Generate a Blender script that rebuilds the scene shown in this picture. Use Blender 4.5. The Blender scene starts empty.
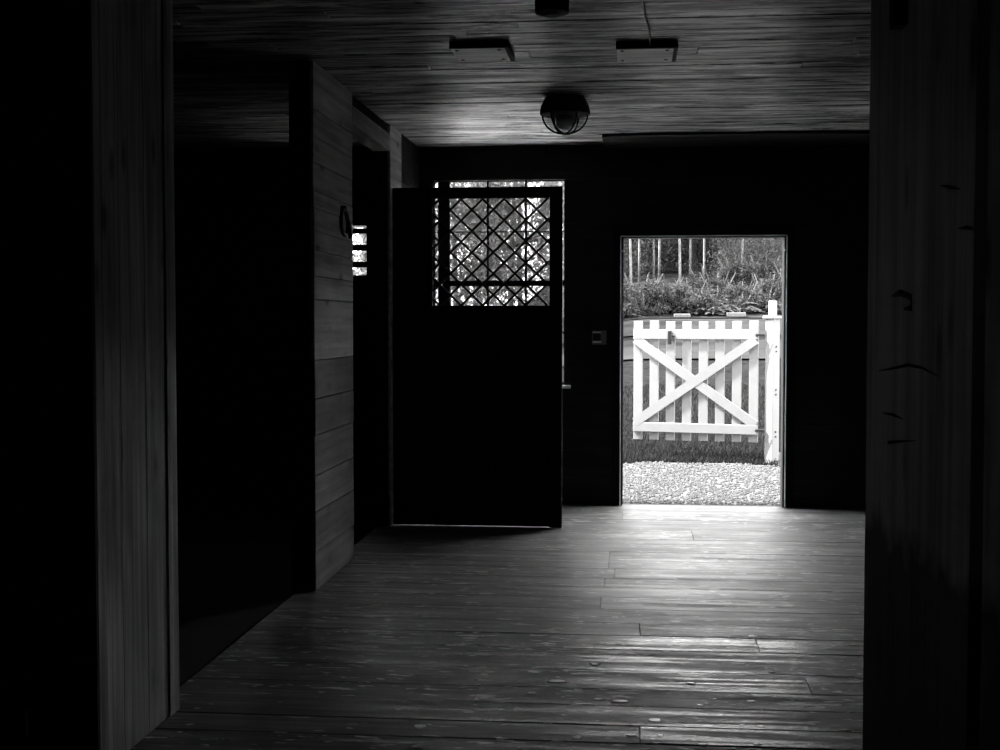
import bpy, bmesh, math, random
import numpy as np
from mathutils import Vector, Matrix, Euler
random.seed(7); rng = np.random.default_rng(7)
R = math.radians
sc = bpy.context.scene
COL = sc.collection

# ------------------------------------------------------------------ camera
F = 1300.0
CAM = Vector((0, 0, 1.4))
cd = bpy.data.cameras.new('camera'); cam = bpy.data.objects.new('camera', cd); COL.objects.link(cam)
cd.sensor_width = 36.0; cd.lens = 36.0 * F / 1000.0; cd.clip_start = 0.05; cd.clip_end = 600
cam.location = CAM
cam.rotation_euler = Euler((R(90) - math.atan(53 / F), 0, math.atan(130 / F)), 'XYZ')
sc.camera = cam

# ------------------------------------------------------------------ sky, sun, exposure
SKY = 1.0
w = bpy.data.worlds.new('sky'); sc.world = w; w.use_nodes = True
bg = w.node_tree.nodes['Background']
bg.inputs['Color'].default_value = (1, 1, 1, 1); bg.inputs['Strength'].default_value = SKY
sd = bpy.data.lights.new('sun', 'SUN'); sun = bpy.data.objects.new('sun', sd); COL.objects.link(sun)
sd.energy = 3.2; sd.angle = R(3); sd.color = (1, 1, 1)
sun.location = (-20, 5, 40)
sun.rotation_euler = Vector((-0.9, -0.035, 1.15)).to_track_quat('Z', 'Y').to_euler()
vs = sc.view_settings
sc.display_settings.display_device = 'sRGB'
vs.view_transform = 'Standard'; vs.look = 'None'; vs.gamma = 1.0; vs.use_curve_mapping = False
vs.exposure = 3.65

# ------------------------------------------------------------------ helpers
RM = cam.rotation_euler.to_matrix()
def ray(x, y):
    return RM @ Vector(((x - 500) / F, -(y - 375) / F, -1))
def at(x, y, Y):                      # the point of the room at depth Y seen there
    d = ray(x, y); return CAM + d * (Y / d.y)
def fl(x, y, z=0.0):                  # the point on a level surface
    d = ray(x, y); return CAM + d * ((z - CAM.z) / d.z)

def tag(o, label=None, cat=None, group=None, kind=None):
    if label: o['label'] = label
    if cat: o['category'] = cat
    if group: o['group'] = group
    if kind: o['kind'] = kind
    return o
def empty(name, loc, rz=0):
    o = bpy.data.objects.new(name, None); COL.objects.link(o)
    o.location = loc; o.rotation_euler = (0, 0, rz); o.empty_display_size = .1
    return o
def obj(name, bm, mat, parent=None, recentre=True, smooth=False):
    bmesh.ops.recalc_face_normals(bm, faces=bm.faces)
    c = Vector((0, 0, 0))
    if recentre:
        lo = Vector((min(v.co[i] for v in bm.verts) for i in range(3)))
        hi = Vector((max(v.co[i] for v in bm.verts) for i in range(3)))
        c = (lo + hi) / 2
        bmesh.ops.translate(bm, vec=-c, verts=bm.verts)
    me = bpy.data.meshes.new(name); bm.to_mesh(me); bm.free()
    if smooth:
        me.polygons.foreach_set('use_smooth', [True] * len(me.polygons))
    me.materials.append(mat)
    o = bpy.data.objects.new(name, me); COL.objects.link(o); o.location = c
    if parent: o.parent = parent
    return o
def pyobj(name, verts, faces, mat, parent=None, smooth=False):
    me = bpy.data.meshes.new(name)
    me.from_pydata([tuple(map(float, v)) for v in verts], [], [tuple(map(int, f)) for f in faces])
    if smooth: me.polygons.foreach_set('use_smooth', [True] * len(me.polygons))
    me.materials.append(mat)
    o = bpy.data.objects.new(name, me); COL.objects.link(o)
    if parent: o.parent = parent
    return o
def box(bm, x0, x1, y0, y1, z0, z1):
    v = [bm.verts.new((x, y, z)) for z in (z0, z1) for y in (y0, y1) for x in (x0, x1)]
    for f in ((0, 2, 3, 1), (4, 5, 7, 6), (0, 1, 5, 4), (2, 6, 7, 3), (0, 4, 6, 2), (1, 3, 7, 5)):
        bm.faces.new([v[i] for i in f])
    return v
def B(x0, x1, y0, y1, z0, z1, bev=0.0):
    bm = bmesh.new(); box(bm, x0, x1, y0, y1, z0, z1)
    if bev: bmesh.ops.bevel(bm, geom=bm.edges[:], offset=bev, segments=1, affect='EDGES')
    return bm
def lathe(bm, prof, n=24, c=(0, 0, 0)):
    rings = []
    for r, z in prof:
        rings.append([bm.verts.new((c[0] + r * math.cos(2 * math.pi * k / n), c[1] + r * math.sin(2 * math.pi * k / n), c[2] + z)) for k in range(n)])
    for a, b in zip(rings, rings[1:]):
        for k in range(n): bm.faces.new((a[k], a[(k + 1) % n], b[(k + 1) % n], b[k]))
    bm.faces.new(rings[0]); bm.faces.new(rings[-1])
def tube(bm, pts, r, n=8, closed=False):
    pts = [Vector(p) for p in pts]; rings = []
    m = len(pts)
    for i, p in enumerate(pts):
        a = pts[(i - 1) % m] if (closed or i) else p
        b = pts[(i + 1) % m] if (closed or i < m - 1) else p
        t = (b - a).normalized()
        u = t.cross(Vector((0.31, 0.17, 0.93)))
        if u.length < 1e-3: u = t.cross(Vector((1, 0, 0)))
        u.normalize(); v = t.cross(u)
        rr = r[i] if isinstance(r, (list, tuple)) else r
        rings.append([bm.verts.new(p + (u * math.cos(2 * math.pi * k / n) + v * math.sin(2 * math.pi * k / n)) * rr) for k in range(n)])
    for i in range(m if closed else m - 1):
        a, b = rings[i], rings[(i + 1) % m]
        for k in range(n): bm.faces.new((a[k], a[(k + 1) % n], b[(k + 1) % n], b[k]))
    if not closed:
        bm.faces.new(rings[0]); bm.faces.new(rings[-1])
def copy_tree(o, parent=None):
    c = o.copy(); COL.objects.link(c); c.parent = parent
    for ch in list(o.children): copy_tree(ch, c)
    return c

# ------------------------------------------------------------------ materials
def newmat(name):
    m = bpy.data.materials.new(name); m.use_nodes = True
    nt = m.node_tree; nt.nodes.clear()
    out = nt.nodes.new('ShaderNodeOutputMaterial')
    return m, nt, out
def nd(nt, t, **kw):
    n = nt.nodes.new(t)
    for k, v in kw.items():
        if k in n.inputs.keys(): n.inputs[k].default_value = v
        else: setattr(n, k, v)
    return n
def math_(nt, op, a, b):
    n = nt.nodes.new('ShaderNodeMath'); n.operation = op
    for i, x in enumerate((a, b)):
        if isinstance(x, (int, float)): n.inputs[i].default_value = x
        else: nt.links.new(x, n.inputs[i])
    return n.outputs[0]
def maprange(nt, v, a, b, c, d):
    n = nt.nodes.new('ShaderNodeMapRange'); nt.links.new(v, n.inputs[0])
    for i, x in zip((1, 2, 3, 4), (a, b, c, d)): n.inputs[i].default_value = x
    return n.outputs[0]
def grey(nt, v):
    n = nt.nodes.new('ShaderNodeCombineColor')
    for i in range(3): nt.links.new(v, n.inputs[i])
    return n.outputs[0]
def wood(name, base, var=.5, rough=(.35, .7), axis=0, bump=.3, fine=60, spec=.5, objvar=.3, specks=0.0, speckval=.5, knots=0.0, dist=.01, coat=0.0, coatrough=.2, peel=None, tar=None, gl=(.4, .58)):
    m, nt, out = newmat(name)
    tc = nd(nt, 'ShaderNodeTexCoord'); oi = nd(nt, 'ShaderNodeObjectInfo')
    off = nd(nt, 'ShaderNodeVectorMath', operation='MULTIPLY_ADD')
    nt.links.new(oi.outputs['Random'], off.inputs[0]); off.inputs[1].default_value = (37, 53, 71)
    nt.links.new(tc.outputs['Object'], off.inputs[2])
    def noise(along, across, detail=5, rgh=.6, dst=.3):
        s = [across] * 3; s[axis] = along
        mp = nd(nt, 'ShaderNodeMapping'); mp.inputs['Scale'].default_value = s
        nt.links.new(off.outputs[0], mp.inputs['Vector'])
        n = nd(nt, 'ShaderNodeTexNoise'); n.inputs['Scale'].default_value = 1.0
        n.inputs['Detail'].default_value = detail; n.inputs['Roughness'].default_value = rgh; n.inputs['Distortion'].default_value = dst
        nt.links.new(mp.outputs[0], n.inputs['Vector']); return n.outputs[0]
    g = noise(.9, 22); f_ = noise(1.8, fine, 6, .65)
    blot = noise(2.2, 4.0, 3, .5)
    v = maprange(nt, g, .3, .72, 1 - var, 1 + var)
    v = math_(nt, 'MULTIPLY', v, maprange(nt, blot, .3, .7, 1 - var * .5, 1 + var * .5))
    v = math_(nt, 'MULTIPLY', v, maprange(nt, oi.outputs['Random'], 0, 1, 1 - objvar, 1 + objvar))
    v = math_(nt, 'MULTIPLY', v, base)
    if peel:                                    # paint worn off in long flakes
        pk = noise(1.7, 15, 6, .72, .8)
        v = math_(nt, 'MULTIPLY', v, maprange(nt, pk, .45, .59, peel[0], peel[1]))
    if tar:                                     # tarred foot of the boards with a ragged upper edge
        sx = nd(nt, 'ShaderNodeSeparateXYZ'); nt.links.new(tc.outputs['Object'], sx.inputs[0])
        rag = nd(nt, 'ShaderNodeTexNoise'); rag.inputs['Scale'].default_value = 9; rag.inputs['Detail'].default_value = 5
        nt.links.new(tc.outputs['Object'], rag.inputs['Vector'])
        v = math_(nt, 'MULTIPLY', v, maprange(nt, math_(nt, 'ADD', sx.outputs[2], math_(nt, 'MULTIPLY', rag.outputs[0], .16)), tar + .05, tar + .12, .05, 1))
    if knots:
        s = [7.0] * 3; s[axis] = 2.6
        mp = nd(nt, 'ShaderNodeMapping'); mp.inputs['Scale'].default_value = s
        nt.links.new(off.outputs[0], mp.inputs['Vector'])
        vo = nd(nt, 'ShaderNodeTexVoronoi'); vo.inputs['Scale'].default_value = 1.0
        nt.links.new(mp.outputs[0], vo.inputs['Vector'])
        v = math_(nt, 'MULTIPLY', v, maprange(nt, vo.outputs['Distance'], .08, .2, 1 - knots, 1))
    gs = noise(.8, 17, 4, .6, .5)
    r_ = maprange(nt, math_(nt, 'ADD', math_(nt, 'MULTIPLY', blot, .4), math_(nt, 'MULTIPLY', gs, .6)), .36, .64, rough[1], rough[0])
    if specks:
        sp = noise(9, 34, 2, .5, .6)
        big = noise(.7, 1.1, 2, .5, .2)
        k = maprange(nt, math_(nt, 'ADD', sp, math_(nt, 'MULTIPLY', big, .35)), .93 - specks, .97 - specks, 0, 1)
        v = math_(nt, 'ADD', math_(nt, 'MULTIPLY', v, math_(nt, 'SUBTRACT', 1.0, k)), math_(nt, 'MULTIPLY', k, speckval))
    p = nd(nt, 'ShaderNodeBsdfPrincipled')
    nt.links.new(grey(nt, v), p.inputs['Base Color']); nt.links.new(r_, p.inputs['Roughness'])
    p.inputs['Specular IOR Level'].default_value = spec
    if coat:
        nt.links.new(maprange(nt, pk if gl is None else gs, *((.45, .56) if gl is None else gl), 0, coat), p.inputs['Coat Weight']); p.inputs['Coat Roughness'].default_value = coatrough; p.inputs['Coat IOR'].default_value = 1.7
    b = nd(nt, 'ShaderNodeBump'); b.inputs['Strength'].default_value = bump; b.inputs['Distance'].default_value = dist
    nt.links.new(math_(nt, 'ADD', f_, math_(nt, 'MULTIPLY', g, .8)), b.inputs['Height'])
    nt.links.new(b.outputs[0], p.inputs['Normal']); nt.links.new(p.outputs[0], out.inputs[0])
    if coat: nt.links.new(b.outputs[0], p.inputs['Coat Normal'])
    return m
def plain(name, val, rough=.6, metal=0, nscale=0, var=.3, bump=0, spec=.5, objvar=0):
    m, nt, out = newmat(name)
    p = nd(nt, 'ShaderNodeBsdfPrincipled')
    p.inputs['Base Color'].default_value = (val, val, val, 1)
    p.inputs['Roughness'].default_value = rough; p.inputs['Metallic'].default_value = metal
    p.inputs['Specular IOR Level'].default_value = spec
    tc = nd(nt, 'ShaderNodeTexCoord')
    if nscale:
        n = nd(nt, 'ShaderNodeTexNoise'); n.inputs['Scale'].default_value = nscale; n.inputs['Detail'].default_value = 5
        nt.links.new(tc.outputs['Object'], n.inputs['Vector'])
        v = math_(nt, 'MULTIPLY', maprange(nt, n.outputs[0], .3, .7, 1 - var, 1 + var), val)
        if objvar:
            oi = nd(nt, 'ShaderNodeObjectInfo')
            v = math_(nt, 'MULTIPLY', v, maprange(nt, oi.outputs['Random'], 0, 1, 1 - objvar, 1 + objvar))
        nt.links.new(grey(nt, v), p.inputs['Base Color'])
        if bump:
            b = nd(nt, 'ShaderNodeBump'); b.inputs['Strength'].default_value = bump; b.inputs['Distance'].default_value = .02
            nt.links.new(n.outputs[0], b.inputs['Height']); nt.links.new(b.outputs[0], p.inputs['Normal'])
    nt.links.new(p.outputs[0], out.inputs[0]); return m
def leafmat(name, val, var=.5):
    m, nt, out = newmat(name)
    ge = nd(nt, 'ShaderNodeNewGeometry'); oi = nd(nt, 'ShaderNodeObjectInfo')
    v = maprange(nt, ge.outputs['Random Per Island'], 0, 1, 1 - var, 1 + var)
    v = math_(nt, 'MULTIPLY', v, maprange(nt, oi.outputs['Random'], 0, 1, .75, 1.25))
    v = math_(nt, 'MULTIPLY', v, val); c = grey(nt, v)
    d = nd(nt, 'ShaderNodeBsdfPrincipled'); nt.links.new(c, d.inputs['Base Color']); d.inputs['Roughness'].default_value = .7; d.inputs['Specular IOR Level'].default_value = .1
    t = nd(nt, 'ShaderNodeBsdfTranslucent'); nt.links.new(c, t.inputs['Color'])
    mx = nd(nt, 'ShaderNodeMixShader'); mx.inputs[0].default_value = .35
    nt.links.new(d.outputs[0], mx.inputs[1]); nt.links.new(t.outputs[0], mx.inputs[2]); nt.links.new(mx.outputs[0], out.inputs[0])
    return m
def glassmat(name, tint=.92, gloss=.06, rough=.05):
    m, nt, out = newmat(name)
    t = nd(nt, 'ShaderNodeBsdfTransparent'); t.inputs[0].default_value = (tint, tint, tint, 1)
    g = nd(nt, 'ShaderNodeBsdfGlossy'); g.inputs['Roughness'].default_value = rough
    mx = nd(nt, 'ShaderNodeMixShader'); mx.inputs[0].default_value = gloss
    nt.links.new(t.outputs[0], mx.inputs[1]); nt.links.new(g.outputs[0], mx.inputs[2]); nt.links.new(mx.outputs[0], out.inputs[0])
    return m
def screenmat(name, open_=.5):
    m, nt, out = newmat(name)
    t = nd(nt, 'ShaderNodeBsdfTransparent'); d = nd(nt, 'ShaderNodeBsdfDiffuse'); d.inputs[0].default_value = (.08, .08, .08, 1)
    tc = nd(nt, 'ShaderNodeTexCoord'); n = nd(nt, 'ShaderNodeTexNoise'); n.inputs['Scale'].default_value = 9
    nt.links.new(tc.outputs['Object'], n.inputs['Vector'])
    mx = nd(nt, 'ShaderNodeMixShader')
    nt.links.new(maprange(nt, n.outputs[0], .3, .7, 1 - open_ - .06, 1 - open_ + .06), mx.inputs[0])
    nt.links.new(t.outputs[0], mx.inputs[1]); nt.links.new(d.outputs[0], mx.inputs[2]); nt.links.new(mx.outputs[0], out.inputs[0])
    return m

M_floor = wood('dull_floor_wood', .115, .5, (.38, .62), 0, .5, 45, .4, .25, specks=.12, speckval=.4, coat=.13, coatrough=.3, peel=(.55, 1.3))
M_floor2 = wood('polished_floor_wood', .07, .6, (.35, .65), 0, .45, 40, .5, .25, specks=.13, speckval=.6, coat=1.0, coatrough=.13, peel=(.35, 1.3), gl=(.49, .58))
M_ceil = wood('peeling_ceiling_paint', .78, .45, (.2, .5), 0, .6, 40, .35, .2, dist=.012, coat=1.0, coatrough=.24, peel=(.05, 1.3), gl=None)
M_wallX = wood('dark_wall_board', .010, .4, (.6, .85), 0, .3, 50, .2, .2)
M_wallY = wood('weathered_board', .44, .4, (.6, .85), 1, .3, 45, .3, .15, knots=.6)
M_wallYd = wood('darker_low_board', .10, .4, (.6, .85), 1, .3, 45, .3, .2, knots=.6)  # darker tone for the low boards of the middle stub
M_unseen_ground = plain('pale_unseen_ground', .5, .9, nscale=4, var=.15)  # pale tone for unseen ground, added to bounce light indoors
M_wallZ = wood('weathered_upright_board', .32, .65, (.55, .8), 2, .35, 45, .35, .15, knots=.8)
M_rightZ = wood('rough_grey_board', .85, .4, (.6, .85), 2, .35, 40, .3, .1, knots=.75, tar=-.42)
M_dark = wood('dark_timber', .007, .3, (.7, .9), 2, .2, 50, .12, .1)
M_core = plain('dark_sheathing', .01, .9)
M_soil = plain('dark_stall_earth', .008, .95, nscale=20, spec=.1)
M_iron = plain('dark_iron', .02, .45, .6)
M_steel = plain('pale_metal', .5, .35, .9)
M_trim = plain('pale_trim_and_edge_glint', .8, .4)  # pale trim; also colours the painted glints on frame and batten edges
M_black = plain('black_enamel', .012, .7, spec=.2)
M_plate = plain('grey_plastic', .13, .5)
M_block = wood('pale_ceiling_block', .85, .25, (.4, .6), 0, .15, 40, .5, .1)
M_white = plain('white_paint', .14, .7, nscale=6, var=.06)
M_gravel = plain('gravel_stone', .055, .9, nscale=30, var=.5, spec=.1, objvar=.0)
M_gravelbed = plain('gravel_bed', .045, .95, nscale=60, var=.6, bump=.6)
M_lawn = plain('mown_grass', .0095, .95, nscale=9, var=.5, bump=.5, spec=.0)
M_path = plain('pale_path', .021, .95, nscale=3, var=.2, spec=0)
M_bank = plain('leaf_litter', .014, .95, nscale=2, var=.6, spec=.0)
M_bark = plain('pale_bark', .11, .8, nscale=8, var=.5)
M_darkbark = plain('brown_bark', .03, .8, nscale=8, var=.5)
M_leaf = leafmat('tree_leaf', .040, .6)
M_paleleaf = leafmat('pale_leaf', .10, .6)
M_shrub = leafmat('shrub_leaf', .035, .6)
M_grass = leafmat('grass_blade', .011, .5)
M_fleck = plain('glossy_pale_fleck', .85, .3, spec=1.0)
M_stone = plain('pale_stone', .07, .85, nscale=8, var=.2)
M_bulb = plain('opal_glass', .9, .3)
M_glass = glassmat('window_glass')
M_dome = glassmat('lamp_glass', .8, .12, .15)
M_screen = screenmat('wire_gauze', .62)

# ------------------------------------------------------------------ main measures (metres)
YF = 9.95            # inner face of the far wall
YO = 10.08           # its outer face
ZC = 2.74            # ceiling
XL = -1.62           # face of the left wall
XA, XB = -3.7, 1.95  # outer side walls
YB = -2.0            # wall behind the camera
dl = at(622.5, 400, YF).x; dr = at(783, 400, YF).x; dt = at(700, 237.5, YF).z
wl = at(432.8, 250, YF).x; wr = at(564.5, 250, YF).x; wt = at(500, 180, YF).z; wb = at(560, 385, YF).z
sl = at(312, 250, YF).x; sr = at(367, 250, YF).x; st_ = at(360, 225.5, YF).z; sb_ = at(360, 275, YF).z

# ------------------------------------------------------------------ floor
floor = obj('floor', B(XL - .13, XB, YB, YO, -.12, -.03), M_core, None, False); tag(floor, kind='structure')
edges_px = [512.5, 520.5, 530.6, 540, 553, 570, 579.5, 589, 599, 611, 624.5, 637, 651, 672, 691, 708, 727.5, 745]
ys = [YF + .05] + [fl(700, y).y for y in edges_px]
while ys[-1] > YB + .25: ys.append(ys[-1] - random.uniform(.2, .27))
ys[-1] = YB
joint_px = {3: 694, 5: 608, 7: 604, 9: 600, 1: 622, 11: 640, 12: 760, 15: 470, 17: 640}
for i in range(len(ys) - 1):
    y1, y0 = ys[i], ys[i + 1]
    if i in joint_px: xs = [XL - .1, fl(joint_px[i], edges_px[min(i, len(edges_px) - 1)]).x, XB]
    elif random.random() < .15: xs = [XL - .1, random.uniform(-1.0, 1.2), XB]
    else: xs = [XL - .1, XB]
    for a, b in zip(xs, xs[1:]):
        dz = random.uniform(-.003, .0)
        g = random.uniform(.001, .0028) if i < 12 else random.uniform(.0025, .0045)
        bm = bmesh.new(); box(bm, a + .0006, b - .0006, y0 + g, y1 - g, -.032, dz)
        top = [e for e in bm.edges if all(v.co.z > -.01 for v in e.verts)]
        bmesh.ops.bevel(bm, geom=top, offset=.002, segments=1, affect='EDGES')
        obj('floor_plank', bm, M_floor if i < 12 else M_floor2, floor)
FLECK = [(532, 693, 14), (420, 726, 15), (418, 746, 16), (595, 664, 10), (598, 699, 12), (751, 701, 9), (760, 726, 12), (845, 731, 14), (703, 744, 12), (757, 744, 10), (631, 735, 12), (577, 737, 14),
         (620, 701, 22), (596, 663, 14), (772, 672, 6), (805, 632, 9), (752, 636, 11), (700, 705, 10), (742, 725, 9), (655, 720, 16), (690, 683, 12), (715, 699, 6), (500, 738, 10), (476, 679, 5), (558, 681, 26), (660, 735, 8)]
for px_, py_, wpx in FLECK:                      # small pale glossy flecks on the boards
    c = fl(px_, py_); rx = wpx / F * c.y / 2; ry = rx * random.uniform(.5, .9); n = 9; bm = bmesh.new()
    k0 = [random.uniform(.65, 1.15) for _ in range(n)]
    lo = [bm.verts.new((c.x + rx * k0[k] * math.cos(6.283 * k / n), c.y + ry * k0[k] * math.sin(6.283 * k / n), -.004)) for k in range(n)]
    hi = [bm.verts.new((c.x + .8 * rx * k0[k] * math.cos(6.283 * k / n), c.y + .8 * ry * k0[k] * math.sin(6.283 * k / n), .0012)) for k in range(n)]
    bm.faces.new(hi); bm.faces.new(lo)
    for k in range(n): bm.faces.new((lo[k], lo[(k + 1) % n], hi[(k + 1) % n], hi[k]))
    obj('pale_fleck', bm, M_fleck, floor)
stall_floor = obj('floor_stall', B(XA, XL - .13, YB, YO, -.12, -.02), M_soil, None, False); tag(stall_floor, kind='structure')

# ------------------------------------------------------------------ ceiling
ceil = obj('ceiling', B(XA - .15, XB + .15, YB - .15, YO + .03, ZC + .02, ZC + .16), M_core, None, False); tag(ceil, kind='structure')
y = YF
while y > YB:
    wdt = random.uniform(.11, .16); y0 = max(y - wdt, YB)
    cuts = sorted(random.uniform(-3.2, 1.7) for _ in range(random.choice((1, 1, 2))))
    xs = [XA] + [c for j, c in enumerate(cuts) if j == 0 or c - cuts[j - 1] > .5] + [XB]
    for a, b in zip(xs, xs[1:]):
        dz = random.uniform(0, .005)
        bm = bmesh.new(); box(bm, a + .001, b - .001, y0 + .0025, y - .0025, ZC + dz, ZC + .021)
        low = [e for e in bm.edges if all(v.co.z < ZC + .01 for v in e.verts)]
        bmesh.ops.bevel(bm, geom=low, offset=.004, segments=1, affect='EDGES')
        obj('ceiling_board', bm, M_ceil, ceil)
    y = y0

# ------------------------------------------------------------------ far wall, cut round the door and the two windows
holes = [(dl, dr, -1, dt), (wl, wr, wb, wt), (sl, sr, sb_, st_)]
def spans(z0, z1, x0, x1):
    cur = [(x0, x1)]
    for a, b, c, d in holes:
        if c < z1 - 1e-4 and d > z0 + 1e-4:
            nxt = []
            for p, q in cur:
                if b <= p or a >= q: nxt.append((p, q)); continue
                if a > p: nxt.append((p, a))
                if b < q: nxt.append((b, q))
            cur = nxt
    return cur
bm = bmesh.new()
lv = sorted({-.12, ZC + .02, dt, wb, wt, sb_, st_})
for z0, z1 in zip(lv, lv[1:]):
    for p, q in spans(z0, z1, XA - .15, XB + .15): box(bm, p, q, YF + .022, YO, z0, z1)
wall_far = obj('wall_far', bm, M_core, None, False); tag(wall_far, kind='structure')
lv = sorted({0.0, ZC, dt, wb, wt, sb_, st_} | {.21 * k for k in range(1, 13)})
lv2 = [lv[0]]
for z in lv[1:]:
    if z - lv2[-1] > .05 or z in (dt, wb, wt, sb_, st_, ZC): lv2.append(z)
for z0, z1 in zip(lv2, lv2[1:]):
    for p, q in spans(z0, z1, XA, XB):
        if q - p < .03: continue
        d = random.uniform(0, .004)
        obj('wall_board', B(p, q, YF + d, YF + .022, z0 + .0015, z1 - .0015), M_wallX, wall_far)

# other outer walls
def struct(name, bm, mat=M_core): return tag(obj(name, bm, mat, None, False), kind='structure')
struct('wall_back', B(XA - .15, XB + .15, YB - .15, YB, -.12, ZC + .02))
struct('wall_right_outer', B(XB, XB + .15, YB, YF + .022, -.12, ZC + .02))
struct('wall_left_outer', B(XA - .15, XA, YB, YF + .022, -.12, ZC + .02))

# ------------------------------------------------------------------ door frame in the far wall
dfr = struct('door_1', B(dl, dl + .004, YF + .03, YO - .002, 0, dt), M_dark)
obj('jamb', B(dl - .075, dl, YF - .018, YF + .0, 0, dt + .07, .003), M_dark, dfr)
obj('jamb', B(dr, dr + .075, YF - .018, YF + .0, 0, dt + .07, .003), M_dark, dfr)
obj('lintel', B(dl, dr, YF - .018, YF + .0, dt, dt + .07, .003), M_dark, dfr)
obj('frame_edge_glint', B(dl - .021, dl - .013, YF - .026, YF - .018, 0, dt + .013, .002), M_trim, dfr)  # pale strips paint in the light caught along the frame's edge
obj('frame_edge_glint', B(dr + .013, dr + .022, YF - .026, YF - .018, 0, dt + .013, .002), M_trim, dfr)
obj('frame_edge_glint', B(dl - .013, dr + .013, YF - .026, YF - .018, dt + .009, dt + .016, .002), M_trim, dfr)
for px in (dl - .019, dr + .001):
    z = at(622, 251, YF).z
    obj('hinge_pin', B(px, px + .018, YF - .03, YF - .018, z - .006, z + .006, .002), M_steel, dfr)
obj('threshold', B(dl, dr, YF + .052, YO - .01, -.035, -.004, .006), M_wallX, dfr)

# ------------------------------------------------------------------ window behind the lattice panel
w1 = struct('window_1', B(wl, wr, YF + .0, YO, wb - .02, wb, 0), M_dark)
obj('sill', B(wl - .02, wr + .05, YF - .05, YF + .0, wb - .025, wb, .003), M_trim, w1)
yg = YF + .075
vx = [(wl, wl + .008), (at(438.5, 250, yg).x, at(450, 250, yg).x), (at(487, 250, yg).x, at(489, 250, yg).x), (at(525, 250, yg).x, at(527, 250, yg).x), (wr - .006, wr)]
hz = [(wb, wb + .02), (at(560, 334, yg).z, at(560, 332, yg).z), (at(560, 286, yg).z, at(560, 280.5, yg).z), (at(560, 232, yg).z, at(560, 231, yg).z), (wt - .006, wt)]
for a, b in vx: obj('mullion' if b - a > .05 else 'muntin', B(a, b, yg - .02, yg + .02, wb, wt), M_dark, w1)
for a, b in hz: obj('meeting_rail' if b - a > .03 else 'glazing_bar', B(wl, wr, yg - .018, yg + .018, a, b), M_dark, w1)
for i in range(4):
    for j in range(4):
        obj('pane', B(vx[i][1] - .002, vx[i + 1][0] + .002, yg - .002, yg + .002, hz[j][1] - .002, hz[j + 1][0] + .002), M_glass, w1)

# slatted window of the side room
w2 = struct('window_2', B(sl, sr, YF + .02, YO, sb_ - .02, sb_), M_dark)
obj('frame_upright', B(sr, sr + .05, YF - .02, YF, sb_ - .05, st_ + .05), M_dark, w2)
for a, b in ((228.3, 233.6), (244.6, 250.8), (261.6, 267.4)):
    obj('slat', B(sl, sr, YF + .02, YF + .05, at(360, b, YF + .02).z, at(360, a, YF + .02).z), M_dark, w2)

# ------------------------------------------------------------------ left side walls
def Ypx(x, X):                 # depth where the plane X is seen in that column
    d = ray(x, 333); return X / d.x * d.y
# near stub with upright boards
ya, yb = Ypx(93, XL), Ypx(175, XL)
near = struct('wall_left_near', B(XL - .3, XL - .025, ya + .02, yb - .005, 0, ZC + .02), M_core)
bp = [93, 104, 121, 146, 165.5, 175]
for k, (a, b) in enumerate(zip(bp, bp[1:])):
    obj('upright_board', B(XL - .025, XL + (.004 if k == 4 else random.uniform(-.004, 0)), Ypx(a, XL) + .001, Ypx(b, XL) - .001, 0, ZC, .0015), M_wallZ, near)
cross = struct('wall_cross', B(XA, XL - .3, ya + .02, ya + .14, -.02, ZC + .02), M_core)
for k in range(11):
    x0 = XL - .19 * (k + 1); obj('upright_board', B(max(x0, XA) + .001, XL - .19 * k - .001, ya, ya + .02, -.02, ZC), M_dark, cross)
# middle stub with horizontal boards
yc, yd = Ypx(315, XL), Ypx(353.5, XL)
mid = struct('wall_left_mid', B(XL - .125, XL - .02, yc + .02, yd - .002, -.02, ZC + .02), M_core)
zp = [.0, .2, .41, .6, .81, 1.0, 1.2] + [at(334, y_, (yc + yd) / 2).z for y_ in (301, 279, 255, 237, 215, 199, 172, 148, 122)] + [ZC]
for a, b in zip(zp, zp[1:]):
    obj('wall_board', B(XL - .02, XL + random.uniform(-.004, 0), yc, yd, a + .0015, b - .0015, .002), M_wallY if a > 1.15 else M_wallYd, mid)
obj('end_post', B(XL - .13, XL - .02, yc, yc + .02, 0, ZC), M_dark, mid)  # end face coloured dark for its shade, turned from the light
# last stretch up to the far wall
ye = Ypx(391, XL)
last = struct('wall_left_far', B(XL - .125, XL - .02, ye + .02, YF, -.02, ZC + .02), M_core)
z = 0
while z < ZC - .01:
    z1 = min(z + .2, ZC)
    obj('wall_board', B(XL - .02, XL - .002, Ypx(402, XL), YF - .002, z + .0015, z1 - .0015), M_wallX, last); z = z1
obj('end_post', B(XL - .13, XL - .02, ye, ye + .02, 0, ZC), M_dark, last)  # camera-facing end coloured dark to carry its shade
obj('post_board', B(XL - .02, XL, ye, Ypx(402, XL), 0, ZC, .003), M_wallY, last)
zl = at(353, 105, yd).z; zk = at(353, 124, yd).z
beam = obj('header_beam', B(XL - .12, XL + .002, yd, ye, zk, zl, .004), M_wallY); beam['kind'] = 'structure'
hb = obj('trim_1', B(XL - .1, XL - .02, yd, ye, zl, ZC), M_dark); hb['kind'] = 'structure'
tie = obj('trim_2', B(XA, XL - .14, YF - .12, YF, ZC - .12, ZC), M_dark); tie['kind'] = 'structure'

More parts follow.
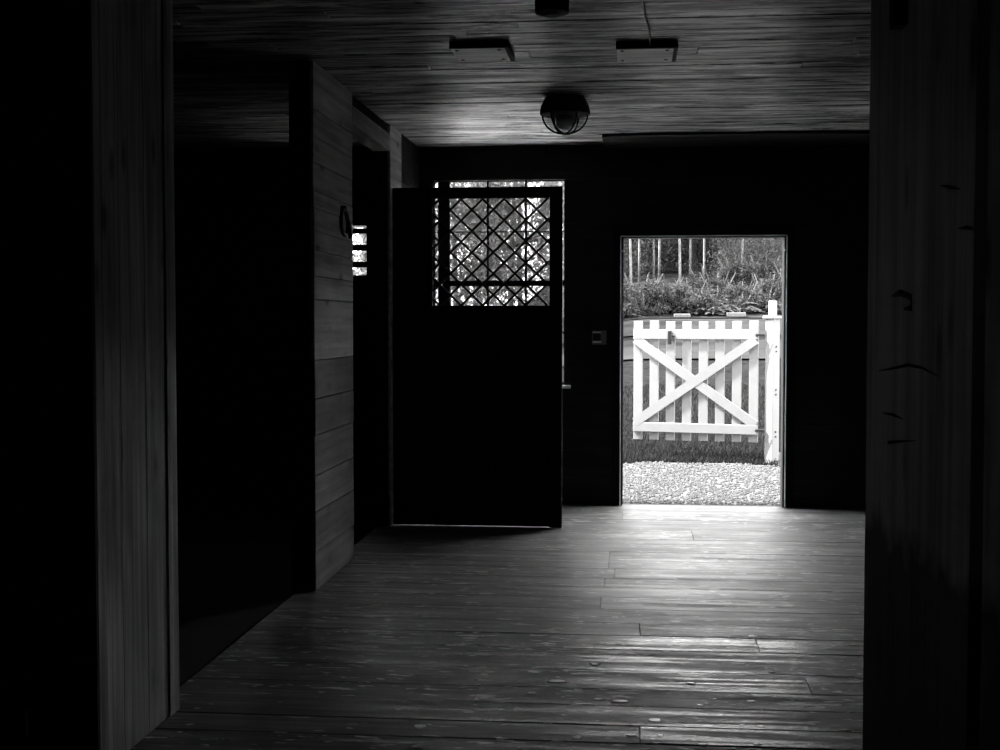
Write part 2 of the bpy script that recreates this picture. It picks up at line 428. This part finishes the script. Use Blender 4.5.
# ------------------------------------------------------------------ right: leaf of wide upright boards
A = at(863, 333, 3.15); Bp = at(1012, 333, 2.05)
ang = math.atan2(Bp.y - A.y, Bp.x - A.x)
wr_ = obj('wall_right', B(0, 1.25, .03, .09, 0, ZC), M_dark, None, False); tag(wr_, kind='structure')
wr_.location = (A.x, A.y, 0); wr_.rotation_euler = (0, 0, ang)
dirv = Vector((math.cos(ang), math.sin(ang)))
def spx(x):
    d = ray(x, 333); n = Vector((-dirv.y, dirv.x)); t = (n.x * A.x + n.y * A.y) / (n.x * d.x + n.y * d.y)
    return (Vector((d.x * t, d.y * t)) - Vector((A.x, A.y))).dot(dirv)
def wavy(x0, x1, y0, y1, z0, z1, amp, n=26):
    bm = bmesh.new(); rows = []
    for k in range(n + 1):
        z = z0 + (z1 - z0) * k / n
        a = x0 + random.uniform(-amp, amp); b = x1 + random.uniform(-amp, amp)
        rows.append([bm.verts.new(c) for c in ((a, y0, z), (b, y0, z), (b, y1, z), (a, y1, z))])
    for p, q in zip(rows, rows[1:]):
        for i in range(4): bm.faces.new((p[i], p[(i + 1) % 4], q[(i + 1) % 4], q[i]))
    bm.faces.new(rows[0]); bm.faces.new(rows[-1]); return bm
obj('wide_board', wavy(spx(869), spx(975), -.004, .03, 0, ZC, .002), M_rightZ, wr_)
obj('wide_board', wavy(spx(988), 1.25, -.004, .03, 0, ZC, .002), M_rightZ, wr_)
def zpx(x, y):
    d = ray(x, y); n = Vector((-dirv.y, dirv.x)); t = (n.x * A.x + n.y * A.y) / (n.x * d.x + n.y * d.y); return CAM.z + d.z * t
def gouge(pts, r):
    bm = bmesh.new(); tube(bm, [(spx(x), -.003, zpx(x, y)) for x, y in pts], r, 6); return obj('gouge', bm, M_dark, wr_)
gouge([(879, 371), (893, 369), (911, 365), (925, 368), (944, 378)], [.001, .003, .004, .003, .001])
gouge([(884, 413), (896, 415), (907, 420)], [.001, .004, .001])
gouge([(892, 443), (904, 442), (920, 441)], [.004, .003, .001])
gouge([(894, 296), (902, 293), (913, 297), (914, 308), (906, 309)], [.003, .008, .007, .008, .003])
gouge([(940, 186), (950, 188), (962, 190)], [.001, .004, .001])
gouge([(958, 229), (968, 228), (974, 229)], [.001, .004, .003])

# ------------------------------------------------------------------ lattice panel standing out from the left wall
YP = fl(480, 527).y
px0, px1 = XL + .005, at(562, 400, YP).x
zt = at(500, 186.8, YP).z
pan = empty('lattice_panel', (px0, YP, 0)); tag(pan, 'tall dark wooden panel with a diamond lattice opening, standing before the window', 'panel')
W_ = px1 - px0
ox0, ox1 = at(432, 250, YP).x - px0, at(549.5, 250, YP).x - px0
oz0, oz1 = at(500, 305.5, YP).z, at(500, 198, YP).z
zb = .009
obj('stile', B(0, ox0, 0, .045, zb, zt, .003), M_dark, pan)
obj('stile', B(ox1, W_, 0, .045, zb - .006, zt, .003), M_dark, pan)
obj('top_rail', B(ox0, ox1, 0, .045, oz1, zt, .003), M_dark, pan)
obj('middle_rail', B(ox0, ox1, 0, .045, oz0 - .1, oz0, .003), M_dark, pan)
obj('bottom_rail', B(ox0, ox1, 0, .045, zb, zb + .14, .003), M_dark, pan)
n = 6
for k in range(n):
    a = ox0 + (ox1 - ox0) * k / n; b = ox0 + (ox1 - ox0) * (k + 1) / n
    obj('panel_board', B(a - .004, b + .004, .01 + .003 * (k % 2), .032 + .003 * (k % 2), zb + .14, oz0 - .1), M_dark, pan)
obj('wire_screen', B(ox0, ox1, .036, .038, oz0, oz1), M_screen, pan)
pit = .147; hw = .0075
def clipseg(p, d):
    t0, t1 = -9, 9
    for i, (lo, hi) in enumerate(((ox0, ox1), (oz0, oz1))):
        a, b = (lo - p[i]) / d[i], (hi - p[i]) / d[i]
        t0 = max(t0, min(a, b)); t1 = min(t1, max(a, b))
    return t0, t1
for sgn in (1, -1):
    for k in range(-10, 16):
        c0 = ox0 + .05 + k * pit
        p = (c0, oz0); d = (math.sqrt(.5) * sgn, math.sqrt(.5) * .98)
        t0, t1 = clipseg(p, d)
        if t1 - t0 < .03: continue
        a = Vector((p[0] + d[0] * t0, 0, p[1] + d[1] * t0)); b = Vector((p[0] + d[0] * t1, 0, p[1] + d[1] * t1))
        nv = Vector((-d[1], 0, d[0])) * hw
        bm = bmesh.new(); y0, y1 = (.012, .02) if sgn > 0 else (.02, .028)
        v = [bm.verts.new(q + Vector((0, yy, 0))) for yy in (y0, y1) for q in (a - nv, b - nv, b + nv, a + nv)]
        for f in ((0, 1, 2, 3), (7, 6, 5, 4), (0, 4, 5, 1), (1, 5, 6, 2), (2, 6, 7, 3), (3, 7, 4, 0)): bm.faces.new([v[i] for i in f])
        obj('lattice_bar', bm, M_iron, pan)

# ------------------------------------------------------------------ things on walls and ceiling
# tie ring on the middle stub
rc = at(344, 223, 0); yr = Ypx(342, XL); zr0 = at(344, 208, yr).z; zr1 = at(344, 237, yr).z
ring = empty('tie_ring', (XL, yr, (zr0 + zr1) / 2)); tag(ring, 'dark oval iron ring hanging on the pale boards of the left wall', 'ring')
hh = (zr0 - zr1) / 2
bm = bmesh.new(); tube(bm, [(.018, .09 * math.cos(t), (hh - .01) * math.sin(t)) for t in [k * math.pi / 12 for k in range(24)]], .011, 8, True); obj('ring', bm, M_iron, ring, smooth=True)
obj('staple', B(-.003, .03, -.016, .016, hh - .03, hh + .012, .003), M_iron, ring)
bm = bmesh.new(); tube(bm, [(.02, .02, hh - .02), (.026, .07, 0), (.03, .1, -hh)], .012, 8); obj('hanging_strap', bm, M_iron, ring)

# switch box
sx0, sx1 = at(592, 337, YF).x, at(606.5, 337, YF).x; sz0, sz1 = at(600, 344.5, YF).z, at(600, 330.5, YF).z
sw = empty('switch_box', ((sx0 + sx1) / 2, YF, sz0)); tag(sw, 'small grey switch box on the dark wall beside the doorway', 'switch')
hw_ = (sx1 - sx0) / 2
obj('cover_plate', B(-hw_, hw_, -.022, .003, 0, sz1 - sz0, .004), M_plate, sw)
obj('switch_window', B(-hw_ + .008, hw_ - .045, -.027, -.02, .03, .085, .002), M_black, sw)
obj('label_strip', B(-hw_ + .008, hw_ - .04, -.025, -.021, .014, .026), M_trim, sw)
obj('label_strip', B(-hw_ + .008, hw_ - .04, -.025, -.021, .088, .098), M_trim, sw)

# dark soffit board over the doorway with a thin pipe on it
q = fl(602, 137, ZC - .02); ysf = q.y
so = empty('soffit_board', (q.x, ysf, ZC)); tag(so, 'dark soffit board under the ceiling above the doorway', 'soffit')
for k in range(4):
    a = ysf + (YF - ysf) * k / 4; b = ysf + (YF - ysf) * (k + 1) / 4
    obj('soffit_plank', B(0, XB - q.x - .002, a - ysf + .001, b - ysf - .001, -.022, 0), M_wallX, so)
con = empty('conduit', (q.x + .05, ysf - .012, ZC)); tag(con, 'thin dark pipe clipped along the soffit above the doorway', 'pipe')
bm = bmesh.new(); tube(bm, [(0, 0, -.012), (1.6, 0, -.012)], .009, 8); obj('pipe', bm, M_iron, con)
cx = at(758, 135, ysf).x - q.x - .05
for xx in (.1, cx, 1.5): obj('pipe_clip', B(xx - .007, xx + .007, -.014, .012, -.024, .002, .002), M_iron, con)

# two flat blocks on the ceiling
def block(name, x0, x1, ytop, label):
    th = .03
    p0 = fl(x0, ytop, ZC); p1 = fl(x1, ytop, ZC); y0 = p0.y
    w_ = p1.x - p0.x; dpt = .34
    t = empty(name, (p0.x, y0, ZC)); tag(t, label, 'ceiling block', 'flat blocks on the ceiling')
    obj('front_edge', B(0, w_, 0, .02, -th, .004), M_black, t)  # front and side edges coloured black as shade on faces away from light
    obj('side_edge', B(w_ - .02, w_, .02, dpt, -th, .004), M_black, t)
    obj('plate', B(.004, w_ - .004 if x0 > 600 else w_ - .02, .02, dpt, -th + .002, .004), M_block, t)
    for sx in (.03, w_ - .05):
        for sy in (.06, dpt - .05):
            bm = bmesh.new(); lathe(bm, [(.009, -th - .002), (.009, -th + .004)], 8, (sx, sy, 0)); obj('screw', bm, M_iron, t)
    return t, y0, w_
block('ceiling_block', 449, 509, 42, 'flat pale wooden block on the ceiling, the left one with a dark side edge')
t2, y0, w_ = block('ceiling_block', 616, 678, 42.5, 'flat pale wooden ceiling block with a wire running to it')
bm = bmesh.new(); tube(bm, [(w_ * .55, .005, -.02), (w_ * .55, -.05, -.008), (w_ * .52, -.3, -.006), (w_ * .45, -.55, -.006), (w_ * .4, -.9, -.006)], .005, 6); obj('wire', bm, M_iron, t2)

# caged bulkhead lamp
lp = fl(565, 98, ZC)
L = empty('ceiling_lamp', (lp.x, lp.y, ZC)); tag(L, 'round black caged ceiling lamp with a glass dome', 'lamp')
bm = bmesh.new(); lathe(bm, [(.11, .006), (.125, -.01), (.145, -.05), (.152, -.085), (.15, -.1), (.13, -.103)], 32); obj('base', bm, M_black, L, smooth=False)
dome = [(.126 * math.cos(a), -.1 - .105 * math.sin(a)) for a in [k * math.pi / 2 / 8 * .97 for k in range(9)]]
bm = bmesh.new(); lathe(bm, dome, 32); obj('glass_dome', bm, M_dome, L, smooth=True)
bm = bmesh.new(); lathe(bm, [(.03, -.1), (.055, -.12), (.055, -.165), (.03, -.185)], 16); obj('bulb', bm, M_bulb, L, smooth=True)
for k in range(3):
    a = (.98, 2.16, 0.0)[k]
    pts = [((.135 * math.cos(t)) * math.cos(a), (.135 * math.cos(t)) * math.sin(a), -.1 - .115 * math.sin(t)) for t in [j * math.pi / 14 for j in range(15)]]
    bm = bmesh.new(); tube(bm, pts, .006, 6); obj('cage_bar', bm, M_black, L)
# cropped fitting at the top edge
p = fl(552, -12, ZC)
J = empty('ceiling_fitting', (p.x, p.y, ZC)); tag(J, 'black ceiling fitting cut off by the top edge of the photo', 'lamp')
bm = bmesh.new(); lathe(bm, [(.05, .006), (.05, -.03), (.07, -.05), (.068, -.1), (.03, -.112)], 20); obj('housing', bm, M_black, J)
bm = bmesh.new(); lathe(bm, [(.075, .004), (.075, -.008), (.05, -.012)], 20); obj('rose', bm, M_black, J)

# short board hanging before the right leaf
p = at(901, 10, 2.3)
hb = empty('hanging_batten', (p.x, p.y, ZC)); tag(hb, 'short upright wooden batten hanging at the top right, cut by the frame', 'batten')
zlow = at(901, 25, 2.3).z - ZC
obj('batten', B(-.012, .012, 0, .04, zlow, .01, .002), M_dark, hb)
obj('lit_edge', B(.011, .014, .002, .038, zlow + .006, 0), M_trim, hb)  # pale strip painting in the light on the batten's edge
# metal strip low on the cross wall
p0 = at(30, 735, ya); p1 = at(30, 707, ya)
lt = empty('wall_bolt', (p0.x, ya, p0.z)); tag(lt, 'short upright metal bar low on the black wall at bottom left', 'bolt')
bm = bmesh.new(); tube(bm, [(0, -.02, 0), (0, -.02, p1.z - p0.z)], .007, 8); obj('bar', bm, M_steel, lt)
for zz in (.01, p1.z - p0.z - .01): obj('bracket', B(-.006, .006, -.02, .003, zz - .006, zz + .006), M_iron, lt)

# ------------------------------------------------------------------ garden ground
PY = np.array([9.0, 10.1, 11.9, 12.6, 20, 24, 28, 34, 60, 95, 300])
PZ = np.array([-.03, -.03, .11, .17, .80, 1.03, 1.42, 2.0, 4.2, 11, 11])
PL = np.array([-.03, -.03, .11, .17, .60, .80, 1.0, 1.15, 1.6, 2.2, 2.2])
def gz(X, Y):
    X = np.asarray(X, float); Y = np.asarray(Y, float)
    zr = np.interp(Y, PY, PZ); zl_ = np.interp(Y, PY, PL)
    k = np.clip((X / np.maximum(Y, 1) + .10) / .12, 0, 1); k = k * k * (3 - 2 * k)
    return zl_ + (zr - zl_) * k
def patch(name, xs, ys, mat, dz=0.0, test=None):
    X, Y = np.meshgrid(xs, ys); Z = gz(X, Y) + dz
    v = np.stack([X, Y, Z], -1).reshape(-1, 3); nx = len(xs); f = []
    for j in range(len(ys) - 1):
        for i in range(nx - 1):
            if test and not test((xs[i] + xs[i + 1]) / 2, (ys[j] + ys[j + 1]) / 2): continue
            a = j * nx + i; f.append((a, a + 1, a + nx + 1, a + nx))
    o = pyobj(name, v, f, mat, smooth=True); o['kind'] = 'structure'; return o
xs = np.concatenate([np.linspace(-120, -12, 15), np.linspace(-10, 14, 49), np.linspace(17, 120, 15)])
yy = np.concatenate([np.linspace(YO + .01, 14, 14), np.linspace(14.5, 40, 40), np.linspace(42, 140, 25)])
patch('ground_lawn', xs, yy, M_lawn)
struct('ground_yard', B(-120, 120, -120, YO + .005, -.5, -.13), M_unseen_ground)
patch('ground_bounce_patch', np.linspace(-7, -.75, 14), np.linspace(YO + .01, 14, 12), M_unseen_ground, .03)  # unseen pale ground added to bounce daylight up onto the ceiling
def gravel_zone(X, Y):
    return Y < 11.82 + .05 * math.sin(X * 3.1) + .03 * math.sin(X * 8.3) or (X > 1.33 + .03 * math.sin(Y * 5) and Y < 12.4)
patch('ground_gravel', np.linspace(-3, 5, 81), np.linspace(YO + .01, 16, 80), M_gravelbed, .012, gravel_zone)
patch('ground_path', np.linspace(-14, 16, 61), np.linspace(20.2, 24.2, 9), M_path, .03)
patch('ground_far_path', np.linspace(-14, 16, 61), np.linspace(25.0, 28.2, 9), M_path, .03)
patch('ground_bank', np.linspace(-6, 40, 61), np.linspace(28.3, 138, 60), M_bank, .04)

# gravel stones
N = 7500
gx = rng.uniform(-.5, 2.4, N * 2); gy = rng.uniform(YO + .03, 13.2, N * 2)
keep = np.array([gravel_zone(a, b) for a, b in zip(gx, gy)]); gx, gy = gx[keep][:N], gy[keep][:N]
oc = np.array([(1, 0, 0), (0, 1, 0), (-1, 0, 0), (0, -1, 0), (0, 0, .7), (0, 0, -.5)])
of = np.array([(0, 1, 4), (1, 2, 4), (2, 3, 4), (3, 0, 4), (1, 0, 5), (2, 1, 5), (3, 2, 5), (0, 3, 5)])
n = len(gx); s = rng.uniform(.009, .02, n); th = rng.uniform(0, 6.28, n)
v = oc[None] * s[:, None, None] * rng.uniform(.7, 1.3, (n, 6, 1))
cx_, sx_ = np.cos(th)[:, None], np.sin(th)[:, None]
vx_ = np.stack([v[..., 0] * cx_ - v[..., 1] * sx_, v[..., 0] * sx_ + v[..., 1] * cx_, v[..., 2]], -1)
vx_ += np.stack([gx, gy, gz(gx, gy) + .016], -1)[:, None]
f = of[None] + (np.arange(n) * 6)[:, None, None]
gst = pyobj('gravel_stones', vx_.reshape(-1, 3), f.reshape(-1, 3), M_gravel)
tag(gst, 'pale loose gravel stones on the path outside the doorway', 'gravel', kind='stuff')

# grass blades
N = 26000
gx = rng.uniform(-.6, 2.0, N); gy = 11.75 + (rng.uniform(0, 1, N) ** 1.6) * 5.5
keep = np.array([not gravel_zone(a, b - .04) for a, b in zip(gx, gy)]); gx, gy = gx[keep], gy[keep]; n = len(gx)
h = rng.uniform(.025, .07, n); a = rng.uniform(0, 6.28, n); wd = rng.uniform(.004, .008, n)
bz = gz(gx, gy); lean = rng.normal(0, .025, (n, 2))
p0 = np.stack([gx - np.cos(a) * wd, gy - np.sin(a) * wd, bz], -1); p1 = np.stack([gx + np.cos(a) * wd, gy + np.sin(a) * wd, bz], -1)
p2 = np.stack([gx + lean[:, 0], gy + lean[:, 1], bz + h], -1)
gr = pyobj('lawn_grass', np.stack([p0, p1, p2], 1).reshape(-1, 3), np.arange(n * 3).reshape(-1, 3), M_grass)
tag(gr, 'short dark grass growing under and behind the white gate', 'grass', kind='stuff')

# ------------------------------------------------------------------ white garden gate and its post
YG = 12.0
hr = at(758, 400, YG - .02); lf = at(633.5, 400, YG + .27)
ga = math.atan2(lf.y - hr.y, lf.x - hr.x)
glen = math.hypot(lf.x - hr.x, lf.y - hr.y)
zg0 = at(755, 443, YG).z; zg1 = at(755, 321, YG).z; H = zg1 - zg0
gate = empty('garden_gate', (hr.x, hr.y, zg0), ga); tag(gate, 'white picket garden gate with crossed braces standing beyond the doorway', 'gate')
pw = .083; step = (glen - pw) / 7
for k in range(8):
    x0 = k * step
    obj('picket', B(x0, x0 + pw, -.022, 0, 0 + random.uniform(0, .006), H + random.uniform(-.006, .004), .003), M_white, gate)
rz1 = (at(755, 339.5, YG).z - zg0, at(755, 329.5, YG).z - zg0); rz0 = (at(755, 434.5, YG).z - zg0, at(755, 425, YG).z - zg0)
for a, b in (rz1, rz0): obj('rail', B(.002, glen - .002, 0, .026, a, b, .003), M_white, gate)
for k, (za, zb_) in enumerate(((rz0[1] - .0, rz1[0] + .0), (rz1[0], rz0[1]))):
    p = Vector((.02, 0, za)); q = Vector((glen - .02, 0, zb_)); d = (q - p).normalized(); nv = Vector((-d.z, 0, d.x)) * .042
    bm = bmesh.new(); y0, y1 = (0.0, .024) if k == 0 else (.004, .027)
    vv = [bm.verts.new(c + Vector((0, yy_, 0))) for yy_ in (y0, y1) for c in (p - nv, q - nv, q + nv, p + nv)]
    for ff in ((0, 1, 2, 3), (7, 6, 5, 4), (0, 4, 5, 1), (1, 5, 6, 2), (2, 6, 7, 3), (3, 7, 4, 0)): bm.faces.new([vv[i] for i in ff])
    obj('brace', bm, M_white, gate)
lx = 5 * step + .04
lat = obj('latch', B(lx - .018, lx + .018, .026, .045, rz1[0] - .05, rz1[1] - .012, .004), M_iron, gate)
obj('latch_bar', B(lx - .05, lx + .02, .03, .04, rz1[0] + .02, rz1[0] + .035, .002), M_iron, gate)
for z in (rz1[0] + .04, rz0[0] + .04): obj('hinge', B(-.06, .02, .026, .034, z - .012, z + .012, .002), M_iron, gate)
# post
pb = at(771.5, 460, YG); pgz = float(gz(pb.x, YG))
ztop = at(771, 319, YG).z
post = empty('gate_post', (pb.x, YG, pgz), R(43)); tag(post, 'square white gate post with a small cap block', 'post')
hs = .047; H2 = ztop - pgz
obj('shaft', B(-hs, hs, -hs, hs, -.1, H2, .004), M_white, post)
obj('collar', B(-hs - .02, hs + .02, -hs - .02, hs + .02, H2, H2 + .028, .008), M_white, post)
c = obj('cap_block', B(-.03, .03, -.03, .03, H2 + .028, H2 + .165, .006), M_white, post)
for yp in (349, 392, 434):
    z = at(776, yp, YG).z - pgz
    for dz in (-.022, .022):
        bm = bmesh.new(); tube(bm, [(hs - .002, -.005, z + dz), (hs + .008, -.005, z + dz)], .008, 6)
        obj('bolt', bm, M_iron, post)
post.rotation_euler = (0, R(0), R(-47))

# ------------------------------------------------------------------ planting
def leafcloud(n, ell, size, clumps=0, asp=.55):
    # leaf positions in an ellipsoid, thicker towards the shell, some in clumps
    u = rng.normal(0, 1, (n, 3)); u /= np.linalg.norm(u, axis=1)[:, None]
    r = rng.uniform(.25, 1, n) ** .6
    p = u * r[:, None] * np.array(ell)
    if clumps:
        c = rng.normal(0, 1, (clumps, 3)); c /= np.linalg.norm(c, axis=1)[:, None]
        c = c * (rng.uniform(.3, 1, clumps) ** .5)[:, None] * np.array(ell)
        p = c[rng.integers(0, clumps, n)] + rng.normal(0, 1, (n, 3)) * np.array(ell) * .13
    d = rng.normal(0, 1, (n, 3)); d /= np.linalg.norm(d, axis=1)[:, None]
    e = np.cross(d, rng.normal(0, 1, (n, 3))); e /= np.linalg.norm(e, axis=1)[:, None]
    s = size * rng.uniform(.6, 1.3, n)[:, None]
    q = np.stack([p - d * s, p + e * s * asp * .5, p + d * s, p - e * s * asp * .5], 1)
    return q.reshape(-1, 3), np.arange(n * 4).reshape(-1, 4)
def branchbm(h, r0, crown_z, nb, spread, bend):
    bm = bmesh.new(); pts = []; ph = random.uniform(0, 6)
    for k in range(9):
        t = k / 8; pts.append((bend * math.sin(ph + 2.3 * t) * t, bend * math.cos(ph + 1.9 * t) * t, h * t))
    tube(bm, pts, [r0 * (1 - .75 * k / 8) for k in range(9)], 7)
    for b in range(nb):
        t = random.uniform(crown_z, .95); i = min(int(t * 8), 7); p = Vector(pts[i]); a = random.uniform(0, 6.28)
        l = spread * random.uniform(.5, 1)
        q = p + Vector((math.cos(a) * l, math.sin(a) * l, l * random.uniform(.35, .9)))
        m_ = (p + q) / 2 + Vector((0, 0, -l * .12))
        tube(bm, [p, m_, q], [r0 * .38, r0 * .25, r0 * .08], 5)
    return bm
def tree(name, h, r0, cz, ell, n, size, clumps, bark, nb=9, bend=.2, crown0=.35, leaf=None):
    t = empty(name, (0, 0, 0))
    obj('trunk', branchbm(h, r0, crown0, nb, ell[0] * .8, bend), bark, t, smooth=True)
    v, f = leafcloud(n, ell, size, clumps); v[:, 2] += cz
    pyobj('crown', v, f, leaf or M_leaf, t)
    return t
protoA = tree('pale_trunk_tree', 8.5, .042, 5.6, (2.0, 2.0, 3.0), 7000, .085, 60, M_bark)
protoB = tree('broadleaf_tree', 7.5, .16, 4.6, (2.6, 2.6, 3.6), 10000, .1, 90, M_darkbark)
protoC = tree('loose_tree', 7.0, .09, 3.7, (2.2, 2.0, 3.4), 7000, .1, 60, M_darkbark, leaf=M_paleleaf)
protoD = tree('understorey_tree', 3.2, .05, 1.7, (1.7, 1.7, 1.6), 5200, .08, 50, M_darkbark, 6, .1, .15)
def bush(name, n, L_, w_):
    t = empty(name, (0, 0, 0)); V = []; Fc = []
    for k in range(n):
        a = random.uniform(0, 6.28); el = random.uniform(.35, 1.35); l = L_ * random.uniform(.6, 1.1); ww = w_ * random.uniform(.7, 1.2)
        d = Vector((math.cos(a), math.sin(a), 0)); s_ = Vector((-d.y, d.x, 0)); b = Vector((random.uniform(-.3, .3), random.uniform(-.3, .3), 0)); i0 = len(V)
        for j in range(5):
            u = j / 4; p = b + d * (l * u * math.cos(el * (1 - .1 * u))) + Vector((0, 0, l * (u * math.sin(el) - .55 * u * u)))
            p.z = max(p.z, .0) + .02; wj = ww * math.sin(math.pi * (.08 + .88 * u))
            V += [p - s_ * wj, p + s_ * wj + Vector((0, 0, .01))]
        for j in range(4): Fc.append((i0 + 2 * j, i0 + 2 * j + 1, i0 + 2 * j + 3, i0 + 2 * j + 2))
    pyobj('leaves', V, Fc, M_shrub, t)
    bm = bmesh.new(); tube(bm, [(0, 0, -.05), (.02, 0, .1), (0, .02, .25)], [.05, .04, .02], 6); obj('stem', bm, M_darkbark, t)
    return t
bushA = bush('leafy_plant', 130, .6, .025); bushB = bush('broad_leaved_plant', 90, .55, .045)
def shrubproto():
    t = empty('round_shrub', (0, 0, 0)); v, f = leafcloud(2200, (.5, .5, .32), .045, 26); v[:, 2] = np.abs(v[:, 2] + .28)
    pyobj('leaves', v, f, M_shrub, t)
    bm = bmesh.new()
    for k in range(5):
        a = k * 1.26; tube(bm, [(0, 0, -.05), (.15 * math.cos(a), .15 * math.sin(a), .3), (.35 * math.cos(a), .35 * math.sin(a), .7)], [.025, .02, .008], 5)
    obj('stems', bm, M_darkbark, t); return t
bushC = shrubproto()
used = set()
def plant(proto, X, Y, s, label, cat, group=None, sz=None):
    o = proto if proto.name not in used else copy_tree(proto)
    used.add(proto.name)
    o.location = (X, Y, float(gz(X, Y)) + .02); o.rotation_euler = (0, 0, random.uniform(0, 6.28)); o.scale = (s, s, sz or s)
    for k in ('label', 'category', 'group'):
        if k in o: del o[k]
    tag(o, label, cat, group); return o
# trees whose pale trunks can be told apart
for px, Y, s, lab in ((631.5, 33, .85, 'pale slim tree trunk nearest the left edge of the doorway view'),
                      (639, 42, .9, 'thin pale tree second from the left in the doorway view'),
                      (654, 44, .9, 'thin pale tree left of its brighter twin above the dark bank'),
                      (659, 41, .95, 'brighter pale tree trunk of the pair above the dark bank'),
                      (680.5, 33.5, .85, 'pale tree rising near the middle of the doorway view, foot among the plants'),
                      (690, 43, .9, 'slender pale tree just right of the middle trunk'),
                      (704, 36, .8, 'slim pale tree above the gate centre'),
                      (742, 34, .9, 'leaning pale tree at the right of the doorway view'),
                      (749, 37, .95, 'pale tree close behind the leaning one on the right'),
                      (775, 38, .9, 'pale tree over the gate post')):
    p = at(px, 290, Y); plant(protoA, p.x, Y, s, lab, 'tree', 'pale trunked trees in the garden')
for X, Y, s in ((1.5, 52, 1.2), (4.5, 50, 1.15), (7.5, 53, 1.2), (-1.2, 50, 1.1), (3, 60, 1.4), (6.5, 62, 1.4), (0, 62, 1.4), (9.5, 60, 1.4), (5.2, 44, .9), (2.2, 46, .95), (-.5, 44, .85)):
    plant(protoB, X, Y, s, 'dense leafy tree of the wood behind the pale trunks', 'tree', 'dense trees of the wood')
for X, Y, s in ((.2, 47, .8), (1.2, 48, .8), (2.6, 47, .9), (4.3, 39, 1), (5.0, 36, .8), (-.6, 49, .9), (2.0, 51, 1.1), (3.4, 46, 1.1), (3.1, 35.5, .6), (3.7, 34, .7)):
    plant(protoD, X, Y, s, 'bushy young tree filling the shade between the pale trunks', 'tree', 'young trees between the trunks')
for X, Y, s in ((-2.2, 24, .75), (-3.6, 27, .8), (-5.2, 25, .8), (-2.6, 31, .8), (-7.2, 30, .9), (-4.6, 33, .9)):
    plant(protoC, X, Y, s, 'loose leafy tree seen through the lattice', 'tree', 'loose trees outside the lattice window')
# plants along the foot of the bank
x = 622; k = 0
ORD = ('first', 'second', 'third', 'fourth', 'fifth', 'sixth', 'seventh', 'eighth', 'ninth')
while x < 785:
    Y = 29.2 + random.uniform(-.3, 1.6); p = at(x, 310, Y)
    pr = (bushA, bushB, bushC)[k % 3]
    plant(pr, p.x, Y, random.uniform(1.0, 1.35), ORD[min(k // 3, 8)] + (' arching leafy plant', ' broad-leaved plant', ' round shrub')[k % 3] + ' from the left in the bed behind the gate', 'plant', 'bedding plants behind the gate')
    x += random.uniform(7, 10); k += 1
for X, Y, s in ((3.3, 32.5, 1.7), (3.9, 31.5, 1.5), (2.7, 33, 1.6), (1.9, 32.5, 1.3)):
    plant(bushC, X, Y, s, 'large round shrub on the bank at the right of the doorway view', 'shrub', 'large shrubs on the bank')
# pale stone slabs in front of the bed
for xa, xb, yt, yb_, lab in ((674, 690.5, 314, 318, 'pale stone slab before the plants above the gate centre'), (727, 746, 312.5, 317, 'pale stone slab before the plants near the gate post')):
    Y = 28.4; a = at(xa, yt, Y); b = at(xb, yb_, Y); g0 = float(gz((a.x + b.x) / 2, Y))
    t = empty('stone_slab', ((a.x + b.x) / 2, Y, g0)); tag(t, lab, 'stone slab', 'pale slabs before the bed')
    hw_ = (b.x - a.x) / 2
    obj('slab', B(-hw_, hw_, 0, .25, max(b.z - g0, .04), max(a.z - g0, .12), .012), M_stone, t)
    for s_ in (-1, 1): obj('support', B(s_ * hw_ * .7 - .03, s_ * hw_ * .7 + .03, .04, .2, -.05, max(b.z - g0, .04) + .005), M_stone, t)
